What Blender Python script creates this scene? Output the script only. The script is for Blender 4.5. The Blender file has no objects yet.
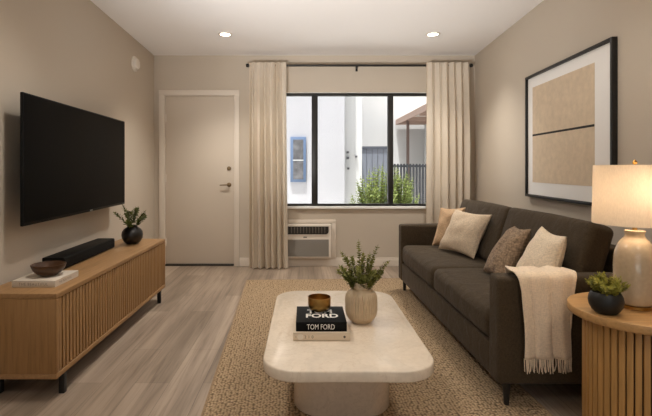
import bpy, bmesh, math, random
from mathutils import Vector, Matrix, noise
random.seed(7)
PI = math.pi
scene = bpy.context.scene
COL = scene.collection

# ------------------------------------------------------------------ materials
def new_mat(name):
    m = bpy.data.materials.new(name); m.use_nodes = True
    nt = m.node_tree; nt.nodes.clear()
    out = nt.nodes.new('ShaderNodeOutputMaterial')
    return m, nt, out
def N(nt, typ, **kw):
    n = nt.nodes.new(typ)
    for k, v in kw.items():
        if k in n.inputs.keys(): n.inputs[k].default_value = v
        else: setattr(n, k, v)
    return n
def L(nt, a, b): nt.links.new(a, b)
def coords(nt, scale=(1, 1, 1), rot=(0, 0, 0), kind='Object'):
    tc = N(nt, 'ShaderNodeTexCoord'); mp = N(nt, 'ShaderNodeMapping')
    mp.inputs['Scale'].default_value = scale; mp.inputs['Rotation'].default_value = rot
    L(nt, tc.outputs[kind], mp.inputs['Vector']); return mp.outputs['Vector']
def c4(c): return (c[0], c[1], c[2], 1)
def ramp(nt, fac, stops):
    r = N(nt, 'ShaderNodeValToRGB')
    el = r.color_ramp.elements
    while len(el) < len(stops): el.new(0.5)
    for e, (p, c) in zip(el, stops): e.position = p; e.color = c4(c)
    L(nt, fac, r.inputs['Fac']); return r.outputs['Color']
def bump(nt, height, strength, dist=0.01):
    b = N(nt, 'ShaderNodeBump'); b.inputs['Strength'].default_value = strength; b.inputs['Distance'].default_value = dist
    L(nt, height, b.inputs['Height']); return b.outputs['Normal']
def plain(name, col, rough=0.5, metal=0.0, var=0.0, vscale=20, bmp=0.0, bscale=200, spec=0.5, coat=0.0, stretch=(1, 1, 1)):
    m, nt, out = new_mat(name)
    p = N(nt, 'ShaderNodeBsdfPrincipled'); L(nt, p.outputs[0], out.inputs['Surface'])
    p.inputs['Base Color'].default_value = c4(col); p.inputs['Roughness'].default_value = rough
    p.inputs['Metallic'].default_value = metal; p.inputs['Specular IOR Level'].default_value = spec
    p.inputs['Coat Weight'].default_value = coat
    if var:
        n = N(nt, 'ShaderNodeTexNoise', Scale=vscale, Detail=6.0); L(nt, coords(nt, stretch), n.inputs['Vector'])
        lo = [c * (1 - var) for c in col]; hi = [min(1, c * (1 + var)) for c in col]
        L(nt, ramp(nt, n.outputs['Fac'], [(0.3, lo), (0.7, hi)]), p.inputs['Base Color'])
    if bmp:
        n = N(nt, 'ShaderNodeTexNoise', Scale=bscale, Detail=3.0); L(nt, coords(nt, stretch), n.inputs['Vector'])
        L(nt, bump(nt, n.outputs['Fac'], bmp), p.inputs['Normal'])
    return m
def fabric(name, col, scale=260, var=0.25, sheen=0.2, bmp=0.35, wrinkle=0.0, wscale=9, thread=None):
    """woven cloth: crossed threads in colour and bump, soft sheen, large wrinkles in the bump"""
    m, nt, out = new_mat(name)
    p = N(nt, 'ShaderNodeBsdfPrincipled'); L(nt, p.outputs[0], out.inputs['Surface'])
    p.inputs['Roughness'].default_value = 0.9; p.inputs['Specular IOR Level'].default_value = 0.2
    p.inputs['Sheen Weight'].default_value = sheen; p.inputs['Sheen Roughness'].default_value = 0.5
    n1 = N(nt, 'ShaderNodeTexNoise', Scale=scale, Detail=2.0); L(nt, coords(nt, (1, 1, 0.25)), n1.inputs['Vector'])
    n2 = N(nt, 'ShaderNodeTexNoise', Scale=scale, Detail=2.0); L(nt, coords(nt, (0.25, 0.25, 1.2)), n2.inputs['Vector'])
    mx = N(nt, 'ShaderNodeMath', operation='ADD'); L(nt, n1.outputs['Fac'], mx.inputs[0]); L(nt, n2.outputs['Fac'], mx.inputs[1])
    hf = N(nt, 'ShaderNodeMath', operation='MULTIPLY'); hf.inputs[1].default_value = 0.5; L(nt, mx.outputs[0], hf.inputs[0])
    lo = [c * (1 - var) for c in col]; hi = [min(1, c * (1 + var)) for c in col]
    L(nt, ramp(nt, hf.outputs[0], [(0.36, lo), (0.64, hi)]), p.inputs['Base Color'])
    nrm = bump(nt, hf.outputs[0], bmp, 0.003)
    if wrinkle:
        n3 = N(nt, 'ShaderNodeTexNoise', Scale=wscale, Detail=3.0, Distortion=0.6); L(nt, coords(nt, (1, 1, 1)), n3.inputs['Vector'])
        b = N(nt, 'ShaderNodeBump'); b.inputs['Strength'].default_value = wrinkle; b.inputs['Distance'].default_value = 0.02
        L(nt, n3.outputs['Fac'], b.inputs['Height']); L(nt, nrm, b.inputs['Normal']); nrm = b.outputs['Normal']
    L(nt, nrm, p.inputs['Normal'])
    return m
def wood(name, col, axis='Y', rough=0.45, scale=14, var=0.22):
    m, nt, out = new_mat(name)
    p = N(nt, 'ShaderNodeBsdfPrincipled'); L(nt, p.outputs[0], out.inputs['Surface'])
    p.inputs['Roughness'].default_value = rough; p.inputs['Specular IOR Level'].default_value = 0.35
    s = {'X': (0.06, 1, 1), 'Y': (1, 0.06, 1), 'Z': (1, 1, 0.06)}[axis]
    n = N(nt, 'ShaderNodeTexNoise', Scale=scale * 4, Detail=6.0, Roughness=0.65, Distortion=0.4); L(nt, coords(nt, s), n.inputs['Vector'])
    lo = [c * (1 - var) for c in col]; hi = [min(1, c * (1 + var * 0.7)) for c in col]
    L(nt, ramp(nt, n.outputs['Fac'], [(0.3, lo), (0.5, col), (0.72, hi)]), p.inputs['Base Color'])
    L(nt, bump(nt, n.outputs['Fac'], 0.12, 0.004), p.inputs['Normal'])
    return m
def emit(name, col, strength):
    m, nt, out = new_mat(name)
    e = N(nt, 'ShaderNodeEmission'); e.inputs['Color'].default_value = c4(col); e.inputs['Strength'].default_value = strength
    L(nt, e.outputs[0], out.inputs['Surface']); return m
def translucent(name, col, amount, scale=300, bmp=0.2):
    m, nt, out = new_mat(name)
    p = N(nt, 'ShaderNodeBsdfPrincipled'); p.inputs['Roughness'].default_value = 0.9; p.inputs['Specular IOR Level'].default_value = 0.15
    t = N(nt, 'ShaderNodeBsdfTranslucent'); mix = N(nt, 'ShaderNodeMixShader'); mix.inputs[0].default_value = amount
    n = N(nt, 'ShaderNodeTexNoise', Scale=scale, Detail=2.0); L(nt, coords(nt, (1, 1, 0.3)), n.inputs['Vector'])
    lo = [c * 0.96 for c in col]; hi = [min(1, c * 1.04) for c in col]
    cr = ramp(nt, n.outputs['Fac'], [(0.35, lo), (0.65, hi)])
    L(nt, cr, p.inputs['Base Color']); L(nt, cr, t.inputs['Color'])
    L(nt, bump(nt, n.outputs['Fac'], bmp, 0.001), p.inputs['Normal'])
    L(nt, p.outputs[0], mix.inputs[1]); L(nt, t.outputs[0], mix.inputs[2]); L(nt, mix.outputs[0], out.inputs['Surface'])
    return m
def glass_mat():
    m, nt, out = new_mat('window_glass')
    t = N(nt, 'ShaderNodeBsdfTransparent'); g = N(nt, 'ShaderNodeBsdfGlossy'); g.inputs['Roughness'].default_value = 0.0
    f = N(nt, 'ShaderNodeFresnel'); f.inputs['IOR'].default_value = 1.2
    mix = N(nt, 'ShaderNodeMixShader'); L(nt, f.outputs[0], mix.inputs[0]); L(nt, t.outputs[0], mix.inputs[1]); L(nt, g.outputs[0], mix.inputs[2])
    t.inputs['Color'].default_value = (0.97, 0.98, 0.98, 1)
    L(nt, mix.outputs[0], out.inputs['Surface']); return m
def floor_mat():
    m, nt, out = new_mat('vinyl_planks')
    p = N(nt, 'ShaderNodeBsdfPrincipled'); L(nt, p.outputs[0], out.inputs['Surface'])
    p.inputs['Specular IOR Level'].default_value = 0.35
    v = coords(nt, (1, 1, 1), (0, 0, PI / 2))
    b = N(nt, 'ShaderNodeTexBrick'); L(nt, v, b.inputs['Vector'])
    b.offset = 0.37; b.inputs['Scale'].default_value = 1.0
    b.inputs['Brick Width'].default_value = 1.22; b.inputs['Row Height'].default_value = 0.18
    b.inputs['Mortar Size'].default_value = 0.0012; b.inputs['Mortar Smooth'].default_value = 0.2
    b.inputs['Color1'].default_value = c4(FLOOR_A); b.inputs['Color2'].default_value = c4(FLOOR_B)
    b.inputs['Mortar'].default_value = c4([c * 0.45 for c in FLOOR_A])
    n = N(nt, 'ShaderNodeTexNoise', Scale=46.0, Detail=7.0, Roughness=0.65, Distortion=0.7); L(nt, coords(nt, (1, 0.03, 1)), n.inputs['Vector'])
    n2 = N(nt, 'ShaderNodeTexNoise', Scale=7.0, Detail=3.0, Distortion=0.5); L(nt, coords(nt, (1, 0.09, 1)), n2.inputs['Vector'])
    g = ramp(nt, n.outputs['Fac'], [(0.32, (0.52, 0.50, 0.48)), (0.52, (.92, .92, .92)), (0.72, (1.0, 1.0, 1.0))])
    g2 = ramp(nt, n2.outputs['Fac'], [(0.36, (0.52, 0.505, 0.49)), (0.60, (1, 1, 1))])
    m1 = N(nt, 'ShaderNodeMixRGB', blend_type='MULTIPLY'); m1.inputs[0].default_value = 0.85
    L(nt, b.outputs['Color'], m1.inputs[1]); L(nt, g, m1.inputs[2])
    m2 = N(nt, 'ShaderNodeMixRGB', blend_type='MULTIPLY'); m2.inputs[0].default_value = 0.75
    L(nt, m1.outputs[0], m2.inputs[1]); L(nt, g2, m2.inputs[2]); L(nt, m2.outputs[0], p.inputs['Base Color'])
    rr = N(nt, 'ShaderNodeMapRange'); rr.inputs['To Min'].default_value = 0.36; rr.inputs['To Max'].default_value = 0.5
    L(nt, n.outputs['Fac'], rr.inputs['Value']); L(nt, rr.outputs[0], p.inputs['Roughness'])
    L(nt, bump(nt, n.outputs['Fac'], 0.08, 0.003), p.inputs['Normal'])
    return m
def jute_mat():
    m, nt, out = new_mat('jute')
    p = N(nt, 'ShaderNodeBsdfPrincipled'); L(nt, p.outputs[0], out.inputs['Surface'])
    p.inputs['Roughness'].default_value = 0.95; p.inputs['Specular IOR Level'].default_value = 0.1
    v = coords(nt, (66, 78, 1))
    nz = N(nt, 'ShaderNodeTexNoise', Scale=0.35, Detail=2.0); L(nt, v, nz.inputs['Vector'])
    ad = N(nt, 'ShaderNodeMixRGB', blend_type='ADD'); ad.inputs[0].default_value = 0.7; L(nt, v, ad.inputs[1]); L(nt, nz.outputs['Color'], ad.inputs[2])
    vo = N(nt, 'ShaderNodeTexVoronoi', Scale=1.0, Randomness=0.62); L(nt, ad.outputs[0], vo.inputs['Vector'])
    vo.voronoi_dimensions = '2D'
    base = ramp(nt, vo.outputs['Distance'], [(0.0, JUTE_HI), (0.36, JUTE), (0.66, [c * 0.40 for c in JUTE])])
    sep = N(nt, 'ShaderNodeSeparateColor'); L(nt, vo.outputs['Color'], sep.inputs[0])
    tint = ramp(nt, sep.outputs[0], [(0.0, (0.7, 0.68, 0.65)), (1.0, (1, 1, 1))])
    mm = N(nt, 'ShaderNodeMixRGB', blend_type='MULTIPLY'); mm.inputs[0].default_value = 0.7
    L(nt, base, mm.inputs[1]); L(nt, tint, mm.inputs[2]); L(nt, mm.outputs[0], p.inputs['Base Color'])
    inv = N(nt, 'ShaderNodeMath', operation='SUBTRACT'); inv.inputs[0].default_value = 1.0; L(nt, vo.outputs['Distance'], inv.inputs[1])
    L(nt, bump(nt, inv.outputs[0], 0.9, 0.012), p.inputs['Normal'])
    return m
def stone_mat(name, col, vein):
    m, nt, out = new_mat(name)
    p = N(nt, 'ShaderNodeBsdfPrincipled'); L(nt, p.outputs[0], out.inputs['Surface'])
    p.inputs['Roughness'].default_value = 0.24; p.inputs['Specular IOR Level'].default_value = 0.4
    n = N(nt, 'ShaderNodeTexNoise', Scale=5.0, Detail=8.0, Roughness=0.6, Distortion=1.4); L(nt, coords(nt, (1, 0.7, 1)), n.inputs['Vector'])
    n2 = N(nt, 'ShaderNodeTexNoise', Scale=60.0, Detail=4.0); L(nt, coords(nt), n2.inputs['Vector'])
    a = ramp(nt, n.outputs['Fac'], [(0.36, [c * 0.93 for c in col]), (0.485, col), (0.5, vein), (0.515, col), (0.66, [min(1, c * 1.04) for c in col])])
    b = ramp(nt, n2.outputs['Fac'], [(0.3, (0.9, 0.89, 0.87)), (0.6, (1, 1, 1))])
    mm = N(nt, 'ShaderNodeMixRGB', blend_type='MULTIPLY'); mm.inputs[0].default_value = 0.6
    L(nt, a, mm.inputs[1]); L(nt, b, mm.inputs[2]); L(nt, mm.outputs[0], p.inputs['Base Color'])
    return m
def leaf_mat(name, lo, hi):
    m, nt, out = new_mat(name)
    p = N(nt, 'ShaderNodeBsdfPrincipled'); p.inputs['Roughness'].default_value = 0.55; p.inputs['Specular IOR Level'].default_value = 0.3
    t = N(nt, 'ShaderNodeBsdfTranslucent'); mix = N(nt, 'ShaderNodeMixShader'); mix.inputs[0].default_value = 0.3
    n = N(nt, 'ShaderNodeTexNoise', Scale=45.0, Detail=2.0); L(nt, coords(nt), n.inputs['Vector'])
    cr = ramp(nt, n.outputs['Fac'], [(0.35, lo), (0.65, hi)])
    L(nt, cr, p.inputs['Base Color']); L(nt, cr, t.inputs['Color'])
    L(nt, p.outputs[0], mix.inputs[1]); L(nt, t.outputs[0], mix.inputs[2]); L(nt, mix.outputs[0], out.inputs['Surface'])
    return m

WALL = (0.55, 0.48, 0.395)
FLOOR_A = (0.45, 0.352, 0.27); FLOOR_B = (0.33, 0.255, 0.19)
JUTE = (0.50, 0.355, 0.215); JUTE_HI = (0.68, 0.51, 0.335)
M = {}
M['wall'] = plain('greige_wall_paint', WALL, 0.85, bmp=0.06, bscale=90, spec=0.2)
M['ceiling'] = plain('ceiling_paint', (0.88, 0.86, 0.845), 0.9, bmp=0.05, bscale=120, spec=0.15)
M['trim'] = plain('trim_paint', (0.72, 0.645, 0.555), 0.5, bmp=0.02)
M['door'] = plain('door_paint', (0.63, 0.55, 0.455), 0.5, bmp=0.03, bscale=60)
M['sill'] = plain('white_sill', (0.92, 0.91, 0.89), 0.5)
M['floor'] = floor_mat()
M['jute'] = jute_mat()
M['jute_edge'] = fabric('jute_binding', (0.30, 0.20, 0.11), 180)
M['black_metal'] = plain('black_metal', (0.012, 0.011, 0.010), 0.45, spec=0.4)
M['dark_frame'] = plain('dark_window_frame', (0.018, 0.016, 0.014), 0.4, spec=0.4)
M['glass'] = glass_mat()
M['oak_v'] = wood('oak_upright', (0.315, 0.172, 0.066), 'Z')
M['oak_h'] = wood('oak_lengthwise', (0.34, 0.192, 0.083), 'Y')
M['oak_top'] = wood('oak_table_top', (0.45, 0.255, 0.10), 'X')
M['oak_rib'] = wood('oak_ribs', (0.41, 0.222, 0.074), 'Z')
M['dark_gap'] = plain('dark_recess', (0.03, 0.018, 0.010), 0.8)
M['tv_body'] = plain('tv_plastic', (0.005, 0.005, 0.005), 0.45, spec=0.15)
M['tv_screen'] = plain('tv_screen', (0.0025, 0.0025, 0.0025), 0.3, spec=0.025)
M['tv_logo'] = plain('tv_logo', (0.45, 0.45, 0.45), 0.3, metal=1)
M['bar_cloth'] = fabric('speaker_cloth', (0.006, 0.0055, 0.005), 500, sheen=0.0)
M['bar_plastic'] = plain('speaker_plastic', (0.005, 0.005, 0.0045), 0.5, spec=0.12)
M['sofa'] = fabric('olive_brown_upholstery', (0.060, 0.042, 0.024), 300, 0.28, 0.06, 0.4, 0.55, 11)
M['sofa_leg'] = plain('sofa_leg_metal', (0.010, 0.009, 0.008), 0.4)
M['pillow_tan'] = fabric('tan_linen', (0.56, 0.38, 0.23), 240, 0.2, 0.1, 0.4, 0.2, 12)
M['pillow_beige'] = fabric('beige_linen', (0.66, 0.53, 0.385), 240, 0.2, 0.1, 0.45, 0.25, 12)
M['pillow_brown'] = fabric('brown_chunky_weave', (0.26, 0.18, 0.115), 110, 0.5, 0.1, 0.9, 0.2, 12)
M['pillow_cream'] = fabric('cream_linen', (0.78, 0.65, 0.49), 240, 0.18, 0.1, 0.4, 0.25, 12)
M['throw'] = fabric('cream_wool_throw', (0.80, 0.66, 0.50), 260, 0.12, 0.2, 0.6, 0.15, 16)
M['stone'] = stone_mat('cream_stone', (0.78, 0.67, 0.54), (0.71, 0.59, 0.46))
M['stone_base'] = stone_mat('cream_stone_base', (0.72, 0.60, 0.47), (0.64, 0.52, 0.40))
M['brass'] = plain('brushed_brass', (0.50, 0.29, 0.085), 0.28, metal=1, bmp=0.05, bscale=120, stretch=(1, 1, 8))
M['bronze'] = plain('antique_brass', (0.26, 0.19, 0.11), 0.35, metal=1)
M['book_black'] = plain('black_cloth_cover', (0.004, 0.004, 0.004), 0.6, spec=0.12)
M['book_cream'] = plain('cream_cloth_cover', (0.66, 0.545, 0.41), 0.7, bmp=0.1, bscale=300)
M['book_white'] = plain('ivory_cloth_cover', (0.62, 0.545, 0.455), 0.7, bmp=0.1, bscale=300)
M['pages'] = plain('paper_pages', (0.66, 0.58, 0.46), 0.9, var=0.12, vscale=10, stretch=(1, 1, 120))
M['ink_white'] = plain('white_foil', (0.86, 0.82, 0.76), 0.5)
M['ink_grey'] = plain('grey_ink', (0.20, 0.155, 0.11), 0.6)
M['ink_dark'] = plain('dark_ink', (0.10, 0.08, 0.06), 0.6)
M['ink_pale'] = plain('pale_foil', (0.70, 0.62, 0.52), 0.5)
M['bowl_wood'] = wood('walnut_bowl', (0.070, 0.031, 0.013), 'X', 0.3, 10, 0.4)
M['vase_sand'] = plain('sand_ceramic', (0.55, 0.42, 0.275), 0.42, var=0.05, vscale=60, bmp=0.05)
M['vase_black'] = plain('black_ceramic', (0.011, 0.009, 0.008), 0.28, spec=0.5)
M['pot_black'] = plain('matte_black_pot', (0.010, 0.009, 0.008), 0.42, spec=0.4)
M['soil'] = plain('potting_soil', (0.03, 0.02, 0.012), 0.95, var=0.4, vscale=90, bmp=0.5)
M['leaf_dark'] = leaf_mat('dark_green_leaf', (0.060, 0.078, 0.017), (0.175, 0.19, 0.05))
M['leaf_mid'] = leaf_mat('sage_green_leaf', (0.12, 0.130, 0.026), (0.30, 0.29, 0.075))
M['leaf_lime'] = leaf_mat('lime_green_leaf', (0.17, 0.175, 0.025), (0.46, 0.42, 0.07))
M['leaf_out'] = leaf_mat('garden_leaf', (0.13, 0.19, 0.045), (0.36, 0.42, 0.13))
M['stem'] = plain('green_stem', (0.05, 0.05, 0.02), 0.7)
M['twig'] = plain('twig', (0.10, 0.07, 0.04), 0.8)
M['lamp_ceramic'] = plain('glazed_cream_ceramic', (0.49, 0.38, 0.255), 0.14, var=0.06, vscale=70, coat=0.5)
M['shade'] = translucent('linen_lamp_shade', (0.86, 0.79, 0.69), 0.42, 260, 0.25)
M['curtain'] = translucent('linen_curtain', (0.80, 0.72, 0.61), 0.26, 350, 0.04)
M['white_plastic'] = plain('white_plastic', (0.72, 0.66, 0.58), 0.45)
M['ac_plastic'] = plain('cream_plastic', (0.78, 0.71, 0.62), 0.45)
M['ac_grey'] = plain('grey_grille_plastic', (0.36, 0.33, 0.29), 0.5)
M['ac_dark'] = plain('dark_vent', (0.02, 0.018, 0.015), 0.5)
M['ac_fin'] = plain('vent_fin', (0.11, 0.095, 0.075), 0.5)
M['mat_board'] = plain('picture_mat_board', (0.86, 0.84, 0.81), 0.9, bmp=0.03)
M['art'] = plain('sand_textured_paper', (0.66, 0.53, 0.38), 0.9, var=0.07, vscale=25, bmp=0.3, bscale=160)
M['art_line'] = plain('art_dark_line', (0.018, 0.015, 0.012), 0.8)
M['lens'] = emit('downlight_lens', (1, 0.86, 0.68), 22)
M['bulb'] = emit('lamp_bulb', (1, 0.78, 0.56), 5)
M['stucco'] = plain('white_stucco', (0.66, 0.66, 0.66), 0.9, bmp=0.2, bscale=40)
M['stucco_shaded'] = plain('shaded_white_stucco', (0.48, 0.48, 0.51), 0.9, bmp=0.2, bscale=40)  # white stucco, the left wall's shade put into the colour
M['blue_frame'] = plain('blue_window_frame', (0.12, 0.18, 0.30), 0.5)
M['ext_pane'] = plain('dim_window_pane', (0.14, 0.14, 0.15), 0.25, var=0.5, vscale=7)
M['gate_grey'] = plain('grey_gate_boards', (0.24, 0.26, 0.31), 0.7)
M['gate_frame'] = plain('gate_frame_grey', (0.10, 0.11, 0.14), 0.6)
M['fence_dark'] = plain('dark_fence_metal', (0.03, 0.033, 0.04), 0.6)
M['fascia'] = plain('pinkish_fascia_wood', (0.50, 0.36, 0.30), 0.8)
M['post_brown'] = plain('brown_post', (0.20, 0.14, 0.12), 0.7)
M['soffit'] = plain('pale_soffit', (0.62, 0.55, 0.50), 0.9)
M['meter'] = plain('meter_grey', (0.12, 0.12, 0.13), 0.6)
M['concrete'] = plain('concrete_paving', (0.74, 0.72, 0.69), 0.9, var=0.1)

# ------------------------------------------------------------------ mesh helpers
def BM(): return bmesh.new()
def add_box(bm, x0, x1, y0, y1, z0, z1, bev=0.0, seg=2):
    t = bmesh.new()
    bmesh.ops.create_cube(t, size=1.0)
    for v in t.verts:
        v.co = Vector((x0 + (v.co.x + .5) * (x1 - x0), y0 + (v.co.y + .5) * (y1 - y0), z0 + (v.co.z + .5) * (z1 - z0)))
    if bev: bmesh.ops.bevel(t, geom=list(t.edges), offset=bev, segments=seg, affect='EDGES', profile=0.5)
    merge(bm, t); return bm
def merge(bm, t, mat=None):
    if mat is not None: bmesh.ops.transform(t, matrix=mat, verts=t.verts)
    me = bpy.data.meshes.new('tmp'); t.to_mesh(me); t.free(); bm.from_mesh(me); bpy.data.meshes.remove(me)
def add_prism(bm, poly, z0, z1):
    lo = [bm.verts.new((x, y, z0)) for x, y in poly]; hi = [bm.verts.new((x, y, z1)) for x, y in poly]
    n = len(poly)
    bm.faces.new(list(reversed(lo))); bm.faces.new(hi)
    for i in range(n): bm.faces.new((lo[i], lo[(i + 1) % n], hi[(i + 1) % n], hi[i]))
    return bm
def add_lathe(bm, prof, seg=48, rmod=None, center=(0, 0, 0), cap0=True, cap1=True):
    """prof: list of (r, z); rmod(theta, r, z) -> r"""
    rings = []
    for r, z in prof:
        ring = []
        for i in range(seg):
            a = 2 * PI * i / seg
            rr = rmod(a, r, z) if rmod else r
            ring.append(bm.verts.new((center[0] + rr * math.cos(a), center[1] + rr * math.sin(a), center[2] + z)))
        rings.append(ring)
    for k in range(len(rings) - 1):
        A, B = rings[k], rings[k + 1]
        for i in range(seg):
            j = (i + 1) % seg
            bm.faces.new((A[i], A[j], B[j], B[i]))
    if cap0: bm.faces.new(list(reversed(rings[0])))
    if cap1: bm.faces.new(rings[-1])
    return bm
def add_tube(bm, pts, r, seg=8, r1=None):
    pts = [Vector(p) for p in pts]; n = len(pts); rings = []
    for i, p in enumerate(pts):
        d = (pts[min(i + 1, n - 1)] - pts[max(i - 1, 0)]).normalized()
        u = d.cross(Vector((0.31, 0.17, 0.93)))
        if u.length < 1e-3: u = d.cross(Vector((1, 0, 0)))
        u.normalize(); w = d.cross(u)
        rr = r if r1 is None else r + (r1 - r) * i / max(1, n - 1)
        rings.append([bm.verts.new(p + (u * math.cos(2 * PI * k / seg) + w * math.sin(2 * PI * k / seg)) * rr) for k in range(seg)])
    for A, B in zip(rings, rings[1:]):
        for k in range(seg):
            j = (k + 1) % seg; bm.faces.new((A[k], A[j], B[j], B[k]))
    bm.faces.new(list(reversed(rings[0]))); bm.faces.new(rings[-1])
    return bm
def rrect(w, d, r, n=10):
    pts = []
    for cx, cy, a0 in ((w / 2 - r, d / 2 - r, 0), (-w / 2 + r, d / 2 - r, PI / 2), (-w / 2 + r, -d / 2 + r, PI), (w / 2 - r, -d / 2 + r, 1.5 * PI)):
        for i in range(n + 1):
            a = a0 + PI / 2 * i / n; pts.append((cx + r * math.cos(a), cy + r * math.sin(a)))
    return pts
def add_rslab(bm, w, d, r, prof, n=10):
    """rounded-rectangle solid; prof: list of (inset, z) from bottom to top"""
    rings = [[bm.verts.new((x, y, z)) for x, y in rrect(w - 2 * i, d - 2 * i, max(r - i, 0.002), n)] for i, z in prof]
    for A, B in zip(rings, rings[1:]):
        k = len(A)
        for i in range(k): bm.faces.new((A[i], A[(i + 1) % k], B[(i + 1) % k], B[i]))
    bm.faces.new(list(reversed(rings[0]))); bm.faces.new(rings[-1])
    return bm
def axis_coords(h, r, n):
    ts = [-h]
    ts += [-h + r * (1 - math.cos(PI / 2 * k / 4)) for k in range(1, 4)]
    for k in range(n + 1): ts.append(-h + r + (2 * h - 2 * r) * k / n)
    ts += [h - r * (1 - math.cos(PI / 2 * k / 4)) for k in (3, 2, 1)]
    ts.append(h)
    return ts
def add_cushion(bm, size, r, bulge=(0, 0, 0), n=9, wob=0.004, seed=0, center=(0, 0, 0)):
    """soft rounded box with bulging faces"""
    hx, hy, hz = [s / 2 for s in size]; t = bmesh.new()
    ax = [axis_coords(h, min(r, h * 0.98), n) for h in (hx, hy, hz)]
    H = (hx, hy, hz)
    def face(a, b, c, sgn):
        grid = []
        for u in ax[a]:
            row = []
            for v in ax[b]:
                p = [0, 0, 0]; p[a] = u; p[b] = v; p[c] = sgn * H[c]; row.append(t.verts.new(p))
            grid.append(row)
        for i in range(len(grid) - 1):
            for j in range(len(grid[0]) - 1):
                q = (grid[i][j], grid[i + 1][j], grid[i + 1][j + 1], grid[i][j + 1])
                t.faces.new(q if sgn > 0 else tuple(reversed(q)))
    face(0, 1, 2, 1); face(0, 1, 2, -1); face(1, 2, 0, 1); face(1, 2, 0, -1); face(2, 0, 1, 1); face(2, 0, 1, -1)
    bmesh.ops.remove_doubles(t, verts=t.verts, dist=1e-5)
    for v in t.verts:
        q = v.co.copy(); c = Vector([max(-(H[k] - r), min(H[k] - r, q[k])) if H[k] > r else 0 for k in range(3)])
        d = q - c
        if d.length > 1e-6: q = c + d.normalized() * r
        u = [q[k] / H[k] for k in range(3)]
        for k in range(3):
            o = [i for i in range(3) if i != k]
            q[k] += bulge[k] * u[k] * max(0, 1 - u[o[0]] ** 2) * max(0, 1 - u[o[1]] ** 2)
        if wob:
            nv = noise.noise_vector(q * 7 + Vector((seed * 3.1, seed, 0))); q += nv * wob + noise.noise_vector(q * 19 + Vector((seed, 5, 2))) * wob * .55
        v.co = q + Vector(center)
    merge(bm, t); return bm
def obj(name, bm, mat, parent=None, smooth=True, loc=None, rot=None, kind=None, label=None):
    bmesh.ops.recalc_face_normals(bm, faces=bm.faces)
    me = bpy.data.meshes.new(name); bm.to_mesh(me); bm.free()
    if smooth:
        for p in me.polygons: p.use_smooth = True
        try: me.set_sharp_from_angle(angle=math.radians(38))
        except Exception: pass
    o = bpy.data.objects.new(name, me); COL.objects.link(o); me.materials.append(mat)
    if parent is not None: o.parent = parent
    if loc: o.location = loc
    if rot: o.rotation_euler = rot
    if kind: o['kind'] = kind
    if label: o['label'] = label
    return o
def tag(o, label, cat, group=None, kind=None):
    o['label'] = label; o['category'] = cat
    if group: o['group'] = group
    if kind: o['kind'] = kind
    return o
def thing(name, label, cat, loc=(0, 0, 0), rotz=0.0, group=None):
    o = bpy.data.objects.new(name, None); COL.objects.link(o); o.empty_display_size = 0.1
    o.location = loc; o.rotation_euler = (0, 0, rotz)
    return tag(o, label, cat, group)
def struct(name, bm, mat, label=None, cat='structure', parent=None, smooth=False, loc=None, rot=None):
    o = obj(name, bm, mat, parent, smooth, loc, rot)
    if parent is None:
        o['kind'] = 'structure'
        if label: tag(o, label, cat)
    return o
def copy_thing(root, loc, label, rotz=None):
    r = root.copy(); COL.objects.link(r); r.location = loc; r['label'] = label
    if rotz is not None: r.rotation_euler = (0, 0, rotz)
    for ch in list(root.children):
        c = ch.copy(); COL.objects.link(c); c.parent = r
        for g in list(ch.children):
            d = g.copy(); COL.objects.link(d); d.parent = c
    return r
def lettering(name, text, w, h, mat, parent, loc, rot, bold=0.0, depth=0.0006, spacing=1.0, fit=True):
    """flat raised letters fitted to w x h metres, centred on loc"""
    cu = bpy.data.curves.new('text', 'FONT'); cu.body = text; cu.size = 1.0; cu.extrude = 0.0
    cu.offset = bold; cu.space_character = spacing; cu.align_x = 'CENTER'; cu.align_y = 'CENTER'
    cu.resolution_u = 4
    to = bpy.data.objects.new('text', cu); COL.objects.link(to)
    dg = bpy.context.evaluated_depsgraph_get(); dg.update()
    me = bpy.data.meshes.new_from_object(to.evaluated_get(dg))
    bpy.data.objects.remove(to); bpy.data.curves.remove(cu)
    xs = [v.co.x for v in me.vertices]; ys = [v.co.y for v in me.vertices]
    sx = w / (max(xs) - min(xs)); sy = h / (max(ys) - min(ys)); cx = (max(xs) + min(xs)) / 2; cy = (max(ys) + min(ys)) / 2
    for v in me.vertices: v.co = Vector(((v.co.x - cx) * sx, (v.co.y - cy) * sy, depth))
    me.materials.clear(); me.materials.append(mat)
    o = bpy.data.objects.new(name, me); COL.objects.link(o); o.parent = parent; o.location = loc; o.rotation_euler = rot
    return o

# ------------------------------------------------------------------ room (metres; camera stands at x=0 y=0, looks along +Y)
H = 2.448; YB = 5.35; YF = -1.7
def xl(y): return -1.756 + 0.0457 * (YB - y)
def xr(y): return 1.977 - 0.0652 * (YB - y)
AL = math.atan(0.0457)        # the side walls are a hair out of square
AR = math.atan(0.0652)

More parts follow.
